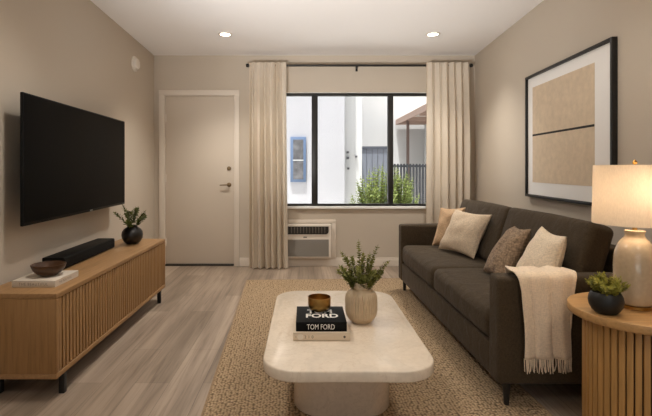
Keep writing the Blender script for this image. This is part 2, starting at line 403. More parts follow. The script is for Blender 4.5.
bm = BM(); add_prism(bm, [(xl(YF) - .1, YF - .1), (xr(YF) + .1, YF - .1), (xr(YB) + .1, YB + .02), (xl(YB) - .1, YB + .02)], -0.12, 0)
struct('floor', bm, M['floor'], 'grey brown wood-look plank floor', 'floor')
bm = BM(); add_prism(bm, [(xl(YF) - .1, YF - .1), (xr(YF) + .1, YF - .1), (xr(YB) + .1, YB + .12), (xl(YB) - .1, YB + .12)], H, H + .12)
struct('ceiling', bm, M['ceiling'], 'plain off-white ceiling with two recessed lights', 'ceiling')
bm = BM(); add_prism(bm, [(xl(YF), YF), (xl(YB), YB), (xl(YB) - .12, YB), (xl(YF) - .12, YF)], 0, H)
struct('wall_left', bm, M['wall'], 'greige wall behind the television', 'wall')
bm = BM(); add_prism(bm, [(xr(YF), YF), (xr(YF) + .12, YF), (xr(YB) + .12, YB), (xr(YB), YB)], 0, H)
struct('wall_right', bm, M['wall'], 'greige wall behind the sofa with the framed picture', 'wall')
GX0, GX1, GZ0, GZ1 = -1.15, 1.15, .08, 2.12
bm = BM()
for a in ((xl(YF) - .12, GX0, 0, H), (GX1, xr(YF) + .12, 0, H), (GX0, GX1, 0, GZ0), (GX0, GX1, GZ1, H)): add_box(bm, a[0], a[1], YF - .12, YF, a[2], a[3])
struct('wall_front', bm, M['wall'], 'greige wall closing the room behind the viewer', 'wall')
# back wall with a door opening and a window opening
DX0, DX1, DZ = -1.632, -0.822, 1.985
WX0, WX1, WZ0, WZ1 = -0.52, 1.70, 0.690, 2.02
bm = BM(); T = .14
X0, X1 = xl(YB) - .12, xr(YB) + .12
for a in ((X0, DX0, 0, H), (DX0, DX1, DZ, H), (DX1, WX0, 0, H), (WX0, WX1, 0, WZ0), (WX0, WX1, WZ1, H), (WX1, X1, 0, H)):
    add_box(bm, a[0], a[1], YB, YB + T, a[2], a[3])
struct('wall_back', bm, M['wall'], 'greige back wall with the door and the window', 'wall')

def baseboard(bm, x0, x1):
    add_box(bm, x0, x1, YB - .014, YB, 0, .075, .003); add_box(bm, x0, x1, YB - .009, YB, .07, .098, .003)
bm = BM(); baseboard(bm, -0.762, xr(YB) - .012); struct('baseboard_back', bm, M['trim'], 'cream baseboard along the back wall', 'baseboard')
bm = BM()
for z0, z1, t in ((0, .075, .014), (.07, .098, .009)):
    add_prism(bm, [(xl(YF + .02), YF + .02), (xl(YF + .02) + t, YF + .02), (xl(YB - .02) + t, YB - .02), (xl(YB - .02), YB - .02)], z0, z1)
struct('baseboard_left', bm, M['trim'], 'cream baseboard along the left wall', 'baseboard')
bm = BM()
for z0, z1, t in ((0, .075, .014), (.07, .098, .009)):
    add_prism(bm, [(xr(YF + .02) - t, YF + .02), (xr(YF + .02), YF + .02), (xr(YB - .02), YB - .02), (xr(YB - .02) - t, YB - .02)], z0, z1)
struct('baseboard_right', bm, M['trim'], 'cream baseboard along the right wall', 'baseboard')

# ---- door
d = bpy.data.objects.new('door_1', None); COL.objects.link(d); d.location = (DX0, YB, 0); d['kind'] = 'structure'
tag(d, 'plain cream flat door with a lever handle in the back wall', 'door')
W = DX1 - DX0
bm = BM(); add_box(bm, .006, W - .006, .012, .052, .024, DZ - .006, .002); obj('door_panel', bm, M['door'], d)
bm = BM()
add_box(bm, -.064, .002, -.018, -.0005, 0, DZ + .06, .004); add_box(bm, W - .002, W + .058, -.018, -.0005, 0, DZ + .06, .004)
add_box(bm, -.064, W + .058, -.0185, -.0005, DZ - .002, DZ + .061, .004)
obj('door_casing', bm, M['trim'], d)
bm = BM()
add_box(bm, .0005, .005, .0, .10, 0, DZ); add_box(bm, W - .005, W - .0005, .0, .10, 0, DZ); add_box(bm, .0, W, .0, .10, DZ - .005, DZ - .0005)
obj('door_jamb', bm, M['trim'], d, False)
bm = BM(); add_box(bm, .006, W - .006, -.004, .10, 0.0, .022, .004); obj('threshold', bm, plain('dark_threshold', (.03, .024, .018), .5), d)
for z in (1.72, 1.02, .28):
    bm = BM(); add_lathe(bm, [(.008, -.045), (.008, .045)], 12, center=(.004, .004, z)); add_lathe(bm, [(.005, .045), (.009, .047), (.004, .054)], 12, center=(.004, .004, z))
    add_box(bm, .004, .020, .006, .0135, z - .045, z + .045); obj('hinge', bm, M['trim'], d)
def face_lathe(prof, center, seg=24):           # a turned shape whose axis points at -Y
    t = BM(); add_lathe(t, prof, seg); b = BM()
    merge(b, t, Matrix.Translation(center) @ Matrix.Rotation(PI / 2, 4, 'X')); return b
bm = face_lathe([(.026, 0), (.026, .006), (.022, .010), (.011, .012), (.011, .04)], (W - .062, .012, .945))
add_tube(bm, [(W - .055, -.034, .945), (W - .075, -.035, .945), (W - .12, -.032, .943), (W - .165, -.026, .941)], .0085, 10, .006)
obj('lever_handle', bm, M['bronze'], d)
bm = face_lathe([(.024, 0), (.024, .008), (.018, .014), (.012, .015)], (W - .062, .012, 1.135))
obj('deadbolt', bm, M['bronze'], d)

# ---- window
w = bpy.data.objects.new('window_1', None); COL.objects.link(w); w.location = (0, YB, 0); w['kind'] = 'structure'
tag(w, 'wide black-framed window with three panes', 'window')
fy0, fy1 = .045, .095
bm = BM(); f = .030
add_box(bm, WX0, WX1, fy0, fy1, WZ0, WZ0 + f); add_box(bm, WX0, WX1, fy0, fy1, WZ1 - .034, WZ1)
add_box(bm, WX0, WX0 + f, fy0, fy1, WZ0, WZ1); add_box(bm, WX1 - f, WX1, fy0, fy1, WZ0, WZ1)
obj('window_frame', bm, M['dark_frame'], w, False)
MUL = ((.078, .150), (.972, 1.034))
for a, b in MUL:
    bm = BM(); add_box(bm, a, b, fy0 - .012, fy1, WZ0 + f, WZ1 - .034, .003); obj('mullion', bm, M['dark_frame'], w)
for a, b in ((WX0 + f, MUL[0][0]), (MUL[0][1], MUL[1][0]), (MUL[1][1], WX1 - f)):
    bm = BM(); add_box(bm, a, b, .066, .071, WZ0 + f, WZ1 - .034); obj('glass_pane', bm, M['glass'], w, False)
bm = BM()
add_box(bm, WX0, WX1, -.03, fy0, WZ0 - .022, WZ0 + .004, .003); obj('window_sill', bm, M['sill'], w)
bm = BM()
add_box(bm, WX0, WX1, .0, fy0, WZ1 - .003, WZ1 + .0); add_box(bm, WX0, WX0 + .003, 0, fy0, WZ0, WZ1); add_box(bm, WX1 - .003, WX1, 0, fy0, WZ0, WZ1)
obj('window_reveal', bm, M['sill'], w, False)

# ---- wide unseen window behind the viewer, added for extra daylight
w = bpy.data.objects.new('added_window', None); COL.objects.link(w); w.location = (0, YF, 0); w['kind'] = 'structure'
tag(w, 'added wide dark-framed window for daylight in the wall behind the viewer', 'window')
bm = BM()
for a in ((GX0, GX0 + .04, GZ0, GZ1), (GX1 - .04, GX1, GZ0, GZ1), (GX0, GX1, GZ0, GZ0 + .04), (GX0, GX1, GZ1 - .04, GZ1), (-.02, .02, GZ0, GZ1)): add_box(bm, a[0], a[1], -.09, -.04, a[2], a[3])
obj('window_frame', bm, M['dark_frame'], w, False)
for a, b in ((GX0 + .04, -.02), (.02, GX1 - .04)):
    bm = BM(); add_box(bm, a, b, -.068, -.063, GZ0 + .04, GZ1 - .04); obj('glass_pane', bm, M['glass'], w, False)

# ------------------------------------------------------------------ ceiling lights
def downlight(loc, label, group, power):
    t = thing('recessed_light', label, 'ceiling light', loc, 0, group)
    bm = BM(); add_lathe(bm, [(.046, -.002), (.050, -.008), (.066, -.006), (.070, -.0005), (.070, 0)], 40, cap0=False, cap1=False)
    obj('trim_ring', bm, M['white_plastic'], t)
    bm = BM(); add_lathe(bm, [(.0, -.0035), (.047, -.0035)], 40, cap0=False, cap1=False)
    bmesh.ops.remove_doubles(bm, verts=bm.verts, dist=1e-6); obj('lens', bm, M['lens'], t, False)
    return t
def spot(loc, power, col=(1, .94, .86), angle=140, blend=.9, size=.06):
    l = bpy.data.lights.new('downlight_beam', 'SPOT'); l.energy = power; l.color = col
    l.spot_size = math.radians(angle); l.spot_blend = blend; l.shadow_soft_size = size
    o = bpy.data.objects.new('downlight_beam', l); COL.objects.link(o); o.location = loc; return o
LIGHTS = [(-.78, 4.49, 'recessed ceiling light nearer the door and the television wall', 3.0),
          (1.25, 4.49, 'recessed ceiling light over the far end of the sofa', 2.6),
          (-.72, 2.3, None, 1.5), (1.1, 2.3, None, .8), (-.68, .1, None, 1.3), (1.0, .1, None, 1.4)]  # entries without a label are unseen lights added to brighten the room
UPC = (1, .975, .95)
P = 24
proto = None
for x, y, lab, k in LIGHTS:
    lab = lab or ('added recessed ceiling light brightening the room, out of frame')
    if proto is None: proto = downlight((x, y, H), lab, 'recessed ceiling lights', P)
    else: copy_thing(proto, (x, y, H), lab)
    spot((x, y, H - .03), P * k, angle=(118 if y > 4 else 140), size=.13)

# short unseen uplighter cans, added on the floor to brighten the ceiling
UP = [(-.98, 1.05, (.75, 3.95, H), 150, 'added short black uplighter can on the floor nearest the oak console, out of frame'),
      (-.50, .92, (-.10, 3.95, H), 150, 'added short black uplighter can on the floor near the middle of the room, out of frame')]
def uplighter(loc, lab):
    t = thing('added_floor_uplight', lab, 'added floor lamp', loc, 0, 'added uplighter cans')
    bm = BM(); add_lathe(bm, [(.10, 0), (.10, .010), (.09, .016), (.02, .02)], 40); obj('base', bm, M['black_metal'], t)
    bm = BM(); add_lathe(bm, [(.075, .018), (.085, .03), (.085, .44), (.08, .44), (.08, .06), (.01, .05)], 48); obj('can', bm, M['black_metal'], t)
    return t
pr = None
for x, y, aim, e, lab in UP:
    if pr is None: pr = uplighter((x, y, 0), lab)
    else: copy_thing(pr, (x, y, 0), lab)
    o = spot((x, y, .47), e, UPC, 64, .85, .06); o.name = 'added_uplight_beam'
    o.rotation_euler = (Vector(aim) - Vector((x, y, .47))).to_track_quat('-Z', 'Y').to_euler()

# ------------------------------------------------------------------ smoke detector (left wall)
yy = 4.636
t = thing('smoke_detector', 'round white smoke detector high on the left wall', 'smoke detector', (xl(yy), yy, 2.188), -AL)
R = Matrix.Rotation(PI / 2, 4, 'Y')
b = BM(); add_lathe(b, [(.078, .001), (.078, .012), (.070, .018)], 40); bm = BM(); merge(bm, b, R); obj('base_plate', bm, M['white_plastic'], t)
b = BM(); add_lathe(b, [(.058, .018), (.058, .030), (.050, .042), (.030, .046), (.012, .047)], 40); bm = BM(); merge(bm, b, R); obj('cover', bm, M['white_plastic'], t)

# ------------------------------------------------------------------ television
yc = (2.457 + 4.03) / 2; LT = 1.575
t = thing('television', 'large black flat television mounted on the left wall', 'television', (xl(yc) + .016, yc, .826), -AL * -1 * 0 + math.atan(0.0457))
# local: +X away from wall, Y along wall
bm = BM(); add_box(bm, .082, .100, -LT / 2, LT / 2, 0, .722, .004); obj('bezel', bm, M['tv_body'], t)
bm = BM(); add_box(bm, .1002, .1015, -LT / 2 + .009, LT / 2 - .009, .018, .713); obj('screen', bm, M['tv_screen'], t, False)
bm = BM(); add_box(bm, .040, .0825, -LT / 2 + .18, LT / 2 - .10, .08, .62, .012); obj('back_housing', bm, M['tv_body'], t)
bm = BM(); add_box(bm, -.0145, .041, -.25, .25, .2, .5); obj('wall_bracket', bm, M['black_metal'], t, False)
bm = BM(); add_box(bm, .1002, .1022, .06, .105, .004, .013, .001); obj('logo', bm, M['tv_logo'], t)

# ------------------------------------------------------------------ media console
CX0, CX1, CY0, CY1, CZ0, CZ1 = -1.600, -1.215, 2.25, 4.0, .105, .525
Dp, Ln = CX1 - CX0, CY1 - CY0
t = thing('media_console', 'long low oak media console with slatted front on black legs', 'media console', (CX0, CY0, 0))
bm = BM(); add_box(bm, 0, Dp, 0, Ln, CZ1 - .026, CZ1, .003); obj('top', bm, M['oak_h'], t)
bm = BM(); add_box(bm, .0, Dp, .0, .026, CZ0 + .026, CZ1 - .0262, .002); obj('side_panel', bm, M['oak_v'], t)
bm = BM(); add_box(bm, .0, Dp, Ln - .026, Ln, CZ0 + .026, CZ1 - .0262, .002); obj('side_panel', bm, M['oak_v'], t)
bm = BM(); add_box(bm, 0, Dp, 0, Ln, CZ0, CZ0 + .0258, .003); obj('bottom_panel', bm, M['oak_h'], t)
bm = BM(); add_box(bm, .002, .014, .027, Ln - .027, CZ0 + .027, CZ1 - .027); obj('back_panel', bm, M['oak_v'], t, False)
nd = 4; dw = (Ln - .052) / nd
for i in range(nd):
    y0 = .026 + dw * i + .0015; y1 = .026 + dw * (i + 1) - .0015
    bm = BM(); add_box(bm, Dp - .034, Dp - .022, y0, y1, CZ0 + .029, CZ1 - .029)
    dr = obj('door', bm, M['dark_gap'], t, False)
    ns = 12; p = (y1 - y0) / ns; bm = BM()
    for k in range(ns): add_box(bm, Dp - .0222, Dp - .004, y0 + p * k + p * .14, y0 + p * k + p * .86, CZ0 + .029, CZ1 - .029, .002, 1)
    obj('slats', bm, M['oak_v'], dr)
bm = BM()
for y in (.078, Ln - .122): add_box(bm, .036, Dp - .006, y, y + .022, CZ0 - .022, CZ0 - .0002)
for x in (.05, Dp - .06): add_box(bm, x, x + .022, .08, Ln - .11, CZ0 - .022, CZ0 - .0002)
obj('base_frame', bm, M['black_metal'], t, False)
for x in (.035, Dp - .031):
    for y in (.075, Ln - .125):
        bm = BM(); add_box(bm, x, x + .028, y, y + .028, 0, CZ0 - .001, .002); obj('leg', bm, M['black_metal'], t)

# soundbar
t = thing('soundbar', 'black soundbar lying on the oak console under the television', 'soundbar', (-1.527, 3.16, CZ1), .02)
bm = BM(); add_box(bm, -.066, .066, -.39, .39, .004, .074, .006); obj('body', bm, M['bar_plastic'], t)
bm = BM(); add_box(bm, .062, .0685, -.383, .383, .008, .068, .003); obj('speaker_grille', bm, M['bar_cloth'], t)
for y in (-.3, .3):
    bm = BM(); add_box(bm, -.05, .05, y - .02, y + .02, 0, .0042); obj('rubber_foot', bm, M['black_metal'], t, False)

# ------------------------------------------------------------------ plants
def leaf(bm, base, direc, up, ln, wd, curl=.15):
    d = direc.normalized(); s = d.cross(up)
    if s.length < 1e-3: s = d.cross(Vector((1, 0, 0)))
    s.normalize(); n = s.cross(d)
    a = bm.verts.new(base); m1 = bm.verts.new(base + d * ln * .35 + s * wd * .5 + n * ln * curl * .4); m2 = bm.verts.new(base + d * ln * .35 - s * wd * .5 + n * ln * curl * .4)
    c1 = bm.verts.new(base + d * ln * .75 + s * wd * .36 + n * ln * curl * .1); c2 = bm.verts.new(base + d * ln * .75 - s * wd * .36 + n * ln * curl * .1)
    mid = bm.verts.new(base + d * ln * .5); tip = bm.verts.new(base + d * ln - n * ln * curl * .4)
    for fv in ((a, m1, mid), (a, mid, m2), (m1, c1, mid), (mid, c2, m2), (mid, c1, tip), (mid, tip, c2)): bm.faces.new(fv)
def sprig(bs, bl, base, tip, bend, nl, ll, lw, rs=.0016, start=.25, rnd=random):
    base, tip = Vector(base), Vector(tip); n = 8; pts = []
    for i in range(n + 1):
        s = i / n; p = base.lerp(tip, s); p += Vector(bend) * math.sin(PI * s); pts.append(p)
    add_tube(bs, pts, rs, 5, rs * .5)
    for k in range(nl):
        s = start + (1 - start) * (k + .5) / nl; i = min(n - 1, int(s * n)); f = s * n - i
        p = pts[i].lerp(pts[i + 1], f); ax = (pts[i + 1] - pts[i]).normalized()
        u = ax.cross(Vector((rnd.uniform(-1, 1), rnd.uniform(-1, 1), .2))); u.normalize(); v = ax.cross(u)
        a0 = rnd.uniform(0, 2 * PI)
        for q in range(3):
            a = a0 + q * 2.094 + rnd.uniform(-.3, .3)
            dr = (u * math.cos(a) + v * math.sin(a)) + ax * rnd.uniform(.35, .9)
            sc = rnd.uniform(.75, 1.15) * (1.0 if s < .9 else .8)
            leaf(bl, p, dr, ax, ll * sc, lw * sc)
    leaf(bl, pts[-1], (pts[-1] - pts[-2]), Vector((1, 0, 0)), ll * .9, lw * .8)

# black round vase + sprigs on the console
VX, VY = -1.40, 3.73
t = thing('vase', 'round glossy black vase on the far end of the oak console', 'vase', (VX, VY, CZ1))
prof = [(.030, 0), (.046, .004), (.066, .022), (.080, .050), (.084, .076), (.079, .102), (.064, .124), (.046, .136), (.038, .142), (.040, .150), (.036, .151), (.033, .142), (.040, .130), (.05, .11), (.05, .04)]
bm = BM(); add_lathe(bm, prof, 48); obj('body', bm, M['vase_black'], t)
rnd = random.Random(3)
t = thing('greenery', 'dark green leafy sprigs standing in the round black vase', 'greenery', (VX, VY, CZ1 + .06))
bs, bl = BM(), BM()
for k in range(13):
    a = 2 * PI * k / 13 + rnd.uniform(-.2, .2); sp = rnd.uniform(.05, .165); hh = rnd.uniform(.19, .285) - sp * .55
    tip = (math.cos(a) * sp, math.sin(a) * sp, hh)
    sprig(bs, bl, (math.cos(a) * .010, math.sin(a) * .010, .02), tip, (math.cos(a) * -.006, math.sin(a) * -.006, .022), 11, .027, .017, start=.32, rnd=rnd)
obj('stems', bs, M['stem'], t); obj('foliage', bl, M['leaf_dark'], t, False)

# ivory book + wooden bowl on the console
def book(name, label, loc, w, d, h, cover, spine_side, rotz=0, group=None):
    t = thing(name, label, 'book', loc, rotz, group)
    b = .004
    bm = BM(); add_box(bm, -w / 2, w / 2, -d / 2, d / 2, 0, b, .001); add_box(bm, -w / 2, w / 2, -d / 2, d / 2, h - b, h, .001)
    add_box(bm, -w / 2, w / 2, -d / 2, -d / 2 + .005, 0.0005, h - .0005, .0015)
    obj('cover', bm, cover, t)
    bm = BM(); add_box(bm, -w / 2 + .004, w / 2 - .004, -d / 2 + .005, d / 2 - .005, b, h - b); obj('pages', bm, M['pages'], t, False)
    return t
bw, bd, bh = .224, .245, .034
t = book('book', 'ivory hardback book lying under the wooden bowl on the oak console', (-1.3985, 2.49, CZ1), bw, bd, bh, M['book_white'], 'near', 0, None)
lettering('spine_lettering', 'THE BEAUTIFUL', .150, .014, M['ink_grey'], t, (.0, -bd / 2 - .0004, bh * .5), (PI / 2, 0, 0), depth=0, spacing=1.25)
lettering('edge_lettering', 'THE BEAUTIFUL', .13, .011, M['ink_grey'], t, (bw / 2 + .0004, -.02, bh * .5), (PI / 2, 0, PI / 2), depth=0, spacing=1.2)
bm = BM(); add_box(bm, bw / 2 - .004, bw / 2, -bd / 2 + .005, bd / 2, .004, bh - .004); obj('cover_flap', bm, M['book_white'], t, False)
t = thing('bowl', 'small dark wooden bowl resting on the ivory book', 'bowl', (-1.388, 2.49, CZ1 + bh))
prof = [(r * .93, z) for r, z in ((.036, 0), (.044, .002), (.066, .016), (.084, .036), (.0915, .056), (.0925, .062), (.089, .0635), (.085, .057), (.076, .038), (.058, .019), (.03, .009), (.004, .008))]
bm = BM(); add_lathe(bm, prof, 56); obj('body', bm, M['bowl_wood'], t)

# ------------------------------------------------------------------ rug
th = .046
t = thing('rug', 'large woven jute rug under the coffee table and sofa front', 'rug', (-.455, 1.72, 0), th)
bm = BM(); add_prism(bm, rrect(1.60, 2.92, .012, 3), 0, .011)
bmesh.ops.translate(bm, vec=(.80, 1.46, 0), verts=bm.verts); obj('woven_field', bm, M['jute'], t, False)
bm = BM()
for a in ((-.004, .009, 0, 2.92), (1.591, 1.604, 0, 2.92), (0, 1.6, -.004, .009), (0, 1.6, 2.911, 2.924)): add_box(bm, a[0], a[1], a[2], a[3], 0, .0125, .003)
obj('bound_edge', bm, M['jute_edge'], t)
RZ = .0126

# ------------------------------------------------------------------ coffee table
TX, TY0, TY1, TZ = .176, 1.736, 2.885, .372
TL = TY1 - TY0; TW = .692
t = thing('coffee_table', 'low cream stone coffee table with rounded corners on a block base', 'coffee table', (TX, (TY0 + TY1) / 2, RZ))
z1 = TZ - RZ; z0 = z1 - .045
bm = BM(); add_rslab(bm, TW, TL, .145, [(.006, z0), (.002, z0 + .002), (0, z0 + .006), (0, z1 - .006), (.002, z1 - .002), (.006, z1)], 14); obj('top', bm, M['stone'], t)
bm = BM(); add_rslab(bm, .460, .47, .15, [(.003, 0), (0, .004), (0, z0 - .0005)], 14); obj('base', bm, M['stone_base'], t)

bk1 = book('book', 'cream hardback book at the bottom of the coffee table stack', (.0735, 2.172, TZ), .252, .262, .037, M['book_cream'], 'near')
lettering('spine_lettering', '2 1 0', .040, .013, M['ink_dark'], bk1, (-.056, -.1313, .0185), (PI / 2, 0, 0), depth=0, spacing=1.1)
bm = face_lathe([(.0135, 0), (.0135, .0006)], (-.094, -.131, .0185)); obj('pale_dot', bm, M['ink_pale'], bk1)
bm = face_lathe([(.0055, 0), (.0055, .0006)], (.102, -.131, .0185)); obj('dark_dot', bm, M['ink_dark'], bk1)
bm = face_lathe([(.002, 0), (.002, .0006)], (-.114, -.131, .0185)); obj('dark_dot', bm, M['ink_dark'], bk1)
Z2 = TZ + .037
bk2 = book('book', 'black hardback book with white title under the brass bowl', (.0735, 2.176, Z2), .228, .238, .041, M['book_black'], 'near')
lettering('cover_lettering', 'TOM', .118, .058, M['ink_white'], bk2, (-.004, .035, .0412), (0, 0, 0), bold=.03)
lettering('cover_lettering', 'FORD', .150, .056, M['ink_white'], bk2, (.006, -.029, .0412), (0, 0, 0), bold=.03)
lettering('spine_lettering', 'TOM FORD', .124, .023, M['ink_white'], bk2, (-.003, -.1194, .0205), (PI / 2, 0, 0), bold=.0, depth=0)
Z3 = Z2 + .0413
t = thing('bowl', 'small brass bowl standing on the black book', 'bowl', (.070, 2.238, Z3))
prof = [(.030, 0), (.036, .001), (.047, .008), (.054, .020), (.0555, .034), (.0555, .064), (.0535, .0645), (.053, .034), (.050, .020), (.042, .010), (.02, .005), (.002, .0045)]
bm = BM(); add_lathe(bm, prof, 64); obj('body', bm, M['brass'], t)

# ribbed vase with sprigs
t = thing('vase', 'sand coloured ribbed ceramic vase on the cream coffee table', 'vase', (.281, 2.30, TZ))
def ribs(a, r, z):
    k = max(0, min(1, (z - .028) / .02)) * max(0, min(1, (.150 - z) / .015))
    return r * (1 + .065 * k * (abs(math.sin(a * 18)) ** .8 - .6))
prof = [(.042, 0), (.047, .003), (.058, .013), (.068, .024), (.0745, .038), (.0775, .056)] + [(.0785, .056 + .009 * i) for i in range(1, 7)] + \
       [(.0778, .122), (.0755, .134), (.070, .147), (.061, .157), (.049, .164), (.0425, .168), (.0415, .174), (.0415, .198), (.0405, .200), (.0365, .200), (.0355, .19), (.036, .17), (.06, .14), (.06, .04)]
bm = BM(); add_lathe(bm, prof, 228, ribs); obj('body', bm, M['vase_sand'], t)
rnd = random.Random(11)
t = thing('greenery', 'leafy green sprigs standing in the ribbed sand vase', 'greenery', (.281, 2.30, TZ + .10))
bs, bl = BM(), BM()
tips = [(-.105, .0, .155), (-.085, .05, .235), (-.045, -.02, .225), (-.008, .03, .292), (.035, -.01, .235), (.075, .03, .265), (.118, .0, .195), (.105, .06, .14), (-.095, -.05, .185), (.02, .08, .22),
        (-.06, -.03, .135), (.06, -.03, .13), (.0, -.06, .14), (-.05, .05, .14), (.05, .05, .135), (.0, .0, .19), (-.075, -.01, .13), (.085, .0, .125),
        (-.02, -.07, .185), (.05, -.07, .17), (-.06, .08, .20), (.065, .09, .19)]
for k, tp in enumerate(tips):
    a = math.atan2(tp[1], tp[0])
    sprig(bs, bl, (math.cos(a) * .014, math.sin(a) * .014, .0), (tp[0] * 1.12, tp[1] * 1.1, tp[2]), (tp[0] * -.10, tp[1] * -.10, .016), 15, .021, .0175, start=.34, rnd=rnd)
obj('stems', bs, M['stem'], t); obj('foliage', bl, M['leaf_mid'], t, False)

# ------------------------------------------------------------------ sofa
SX0, SX1, SY0, SY1 = .872, 1.682, 2.172, 4.300
AW = .115; AZ = .622
t = thing('sofa', 'dark olive brown two-cushion sofa with slim arms against the right wall', 'sofa', (SX0 + .040, SY0, 0), .019)
D, Ls = SX1 - SX0, SY1 - SY0
bm = BM(); add_box(bm, .006, D - .04, AW - .002, Ls - AW + .002, .115, .275, .012, 3); obj('seat_base', bm, M['sofa'], t)
for y in (0, Ls - AW):
    bm = BM(); add_cushion(bm, (D - .0, AW, AZ - .112), .022, (.0, .004, .004), 10, .0015, 1, (D / 2, y + AW / 2, (AZ + .112) / 2)); obj('arm', bm, M['sofa'], t)
bm = BM(); add_cushion(bm, (.13, Ls - 2 * AW + .01, .60), .03, (0, 0, .0), 10, .002, 2, (D - .065, Ls / 2, .42)); obj('back_frame', bm, M['sofa'], t)
mid = 3.235 - SY0
for i, (a, b) in enumerate(((AW + .002, mid - .001), (mid + .001, Ls - AW - .002))):
    bm = BM(); add_cushion(bm, (D - .135, b - a, .165), .045, (.012, .004, .012), 12, .004, 4 + i, (.004 + (D - .135) / 2, (a + b) / 2, .276 + .0825)); obj('seat_cushion', bm, M['sofa'], t)
for i, (a, b) in enumerate(((AW + .045, mid + .03), (mid + .034, Ls - AW + .0))):
    bm = BM(); add_cushion(bm, (.14, b - a, .425), .036, (.020, .003, .008), 12, .003, 7 + i, (0, 0, 0))
    bmesh.ops.transform(bm, matrix=Matrix.Translation((D - .248, (a + b) / 2, .442 + .203)) @ Matrix.Rotation(math.radians(17), 4, 'Y'), verts=bm.verts)
    obj('back_cushion', bm, M['sofa'], t)
for x, y, z in ((.050, .024, RZ), (.045, Ls - .06, RZ), (D - .06, .035, 0), (D - .06, Ls - .06, 0)):
    b = BM(); add_lathe(b, [(.012, z), (.019, .116)], 14, center=(x, y, 0)); obj('leg', b, M['sofa_leg'], t)

# throw pillows (corners: bottom-left, bottom-right, top-right, top-left as seen from the front)
def pillow(label, BL, BR, TR, TL_, thick, mat, seed, pin=.105):
    BL, BR, TR, TL_ = map(Vector, (BL, BR, TR, TL_)); c = (BL + BR + TR + TL_) / 4
    nrm = ((BR - BL) + (TR - TL_)).cross((TL_ - BL) + (TR - BR)).normalized()
    base = Vector((c.x, c.y, min(BL.z, BR.z)))
    t = thing('throw_pillow', label, 'pillow', base, 0, 'throw pillows on the sofa')
    n = 22; bm = BM()
    for s in (1, -1):
        g = []
        for i in range(n + 1):
            row = []
            for j in range(n + 1):
                u = -math.cos(PI * i / n); v = -math.cos(PI * j / n)
                uu = u * (1 - pin * (1 - v * v) * abs(u) ** 2); vv = v * (1 - pin * (1 - u * u) * abs(v) ** 2)
                p = BL * (1 - uu) * (1 - vv) / 4 + BR * (1 + uu) * (1 - vv) / 4 + TR * (1 + uu) * (1 + vv) / 4 + TL_ * (1 - uu) * (1 + vv) / 4
                h = max(0, (1 - u * u) * (1 - v * v)) ** .42 * thick / 2
                wr = noise.noise(Vector((u * 2.2, v * 2.2, seed * 5 + s))) * .012 * min(1, h / (thick * .2))
                row.append(bm.verts.new(p + nrm * s * (h + wr + .0012) - base))
            g.append(row)
        for i in range(n):
            for j in range(n): bm.faces.new((g[i][j], g[i + 1][j], g[i + 1][j + 1], g[i][j + 1]))
    bmesh.ops.remove_doubles(bm, verts=bm.verts, dist=.003)
    o = obj('cushion_cover', bm, mat, t)
    pts = []
    for (A, B) in ((BL, BR), (BR, TR), (TR, TL_), (TL_, BL)):
        for k in range(10):
            s = k / 10; p = A.lerp(B, s); v = 2 * s - 1; p = p + (c - p) * (pin * .96 * (1 - v * v)); pts.append(p - base)
    pts.append(pts[0]); bm = BM(); add_tube(bm, pts, .0032, 6); obj('seam', bm, mat, t)
    return t
pillow('tan throw pillow behind the beige one at the far sofa arm', (1.115, 4.03, .462), (1.285, 3.99, .462), (1.425, 4.03, .80), (1.205, 4.09, .785), .11, M['pillow_tan'], 1)
pillow('large light beige pillow leaning at the far end of the sofa', (1.13, 3.89, .462), (1.265, 3.45, .462), (1.39, 3.42, .79), (1.26, 3.84, .797), .125, M['pillow_beige'], 2)
pillow('brown chunky-weave pillow beside the cream pillow on the sofa', (1.185, 3.06, .455), (1.17, 2.72, .455), (1.345, 2.74, .775), (1.385, 3.04, .755), .125, M['pillow_brown'], 3)
pillow('cream throw pillow against the near sofa arm, above the throw', (1.175, 2.665, .455), (1.25, 2.345, .455), (1.345, 2.365, .785), (1.375, 2.67, .80), .125, M['pillow_cream'], 4)

# throw blanket over the near arm
t = thing('throw_blanket', 'cream fringed throw blanket draped over the near sofa arm', 'blanket', (1.13, SY0, 0))
path = []
ya, yb, zt = SY0 + AW + .012, SY0 - .008, AZ + .014
for z in (.50, .54, .58): path.append((ya, z, 0, 1))
for k in range(7):
    a = PI / 2 * k / 6; path.append((ya - .02 + .02 * math.cos(a), zt - .02 + .02 * math.sin(a), math.sin(a), math.cos(a)))
for k in range(1, 5): path.append((ya - .02 - (ya - yb - .04) * k / 5, zt, 1, 0))
for k in range(7):
    a = PI / 2 * k / 6; path.append((yb + .02 - .02 * math.sin(a), zt - .02 + .02 * math.cos(a), math.cos(a), -math.sin(a)))
for k in range(1, 21): path.append((yb, zt - .02 - (zt - .02 - .250) * k / 20, 0, -1))
nu = 60; bm = BM(); g = []
tot = len(path) - 1
def fold(u, v):
    w = u + .10 * math.sin(v * 3.2)
    return .75 * abs(math.sin(w * 8.2 + .9)) ** .55 + .25 * (.5 + .5 * math.sin(w * 24 + .5))
outer = []
for i, (y, z, nz, ny) in enumerate(path):
    row = []; v = i / tot
    for k in range(nu + 1):
        u = k / nu
        wl = -.122 - .035 * max(0, 1 - abs(v - .32) / .25) + .010 * v; wr_ = .142 + .02 * max(0, 1 - abs(v - .32) / .3) - .030 * v
        x = wl + (wr_ - wl) * u + .004 * math.sin(v * 9 + u * 4)
        off = (.003 + .029 * fold(u, v) * (0.5 + .5 * max(0, min(1, (v - .45) * 3))))
        row.append(bm.verts.new((x, y + ny * off - SY0, z + nz * off)))
        if i == tot: outer.append((x, y + ny * off - SY0, z))
    g.append(row)
for i in range(tot):
    for k in range(nu): bm.faces.new((g[i][k], g[i + 1][k], g[i + 1][k + 1], g[i][k + 1]))
o = obj('cloth', bm, M['throw'], t)
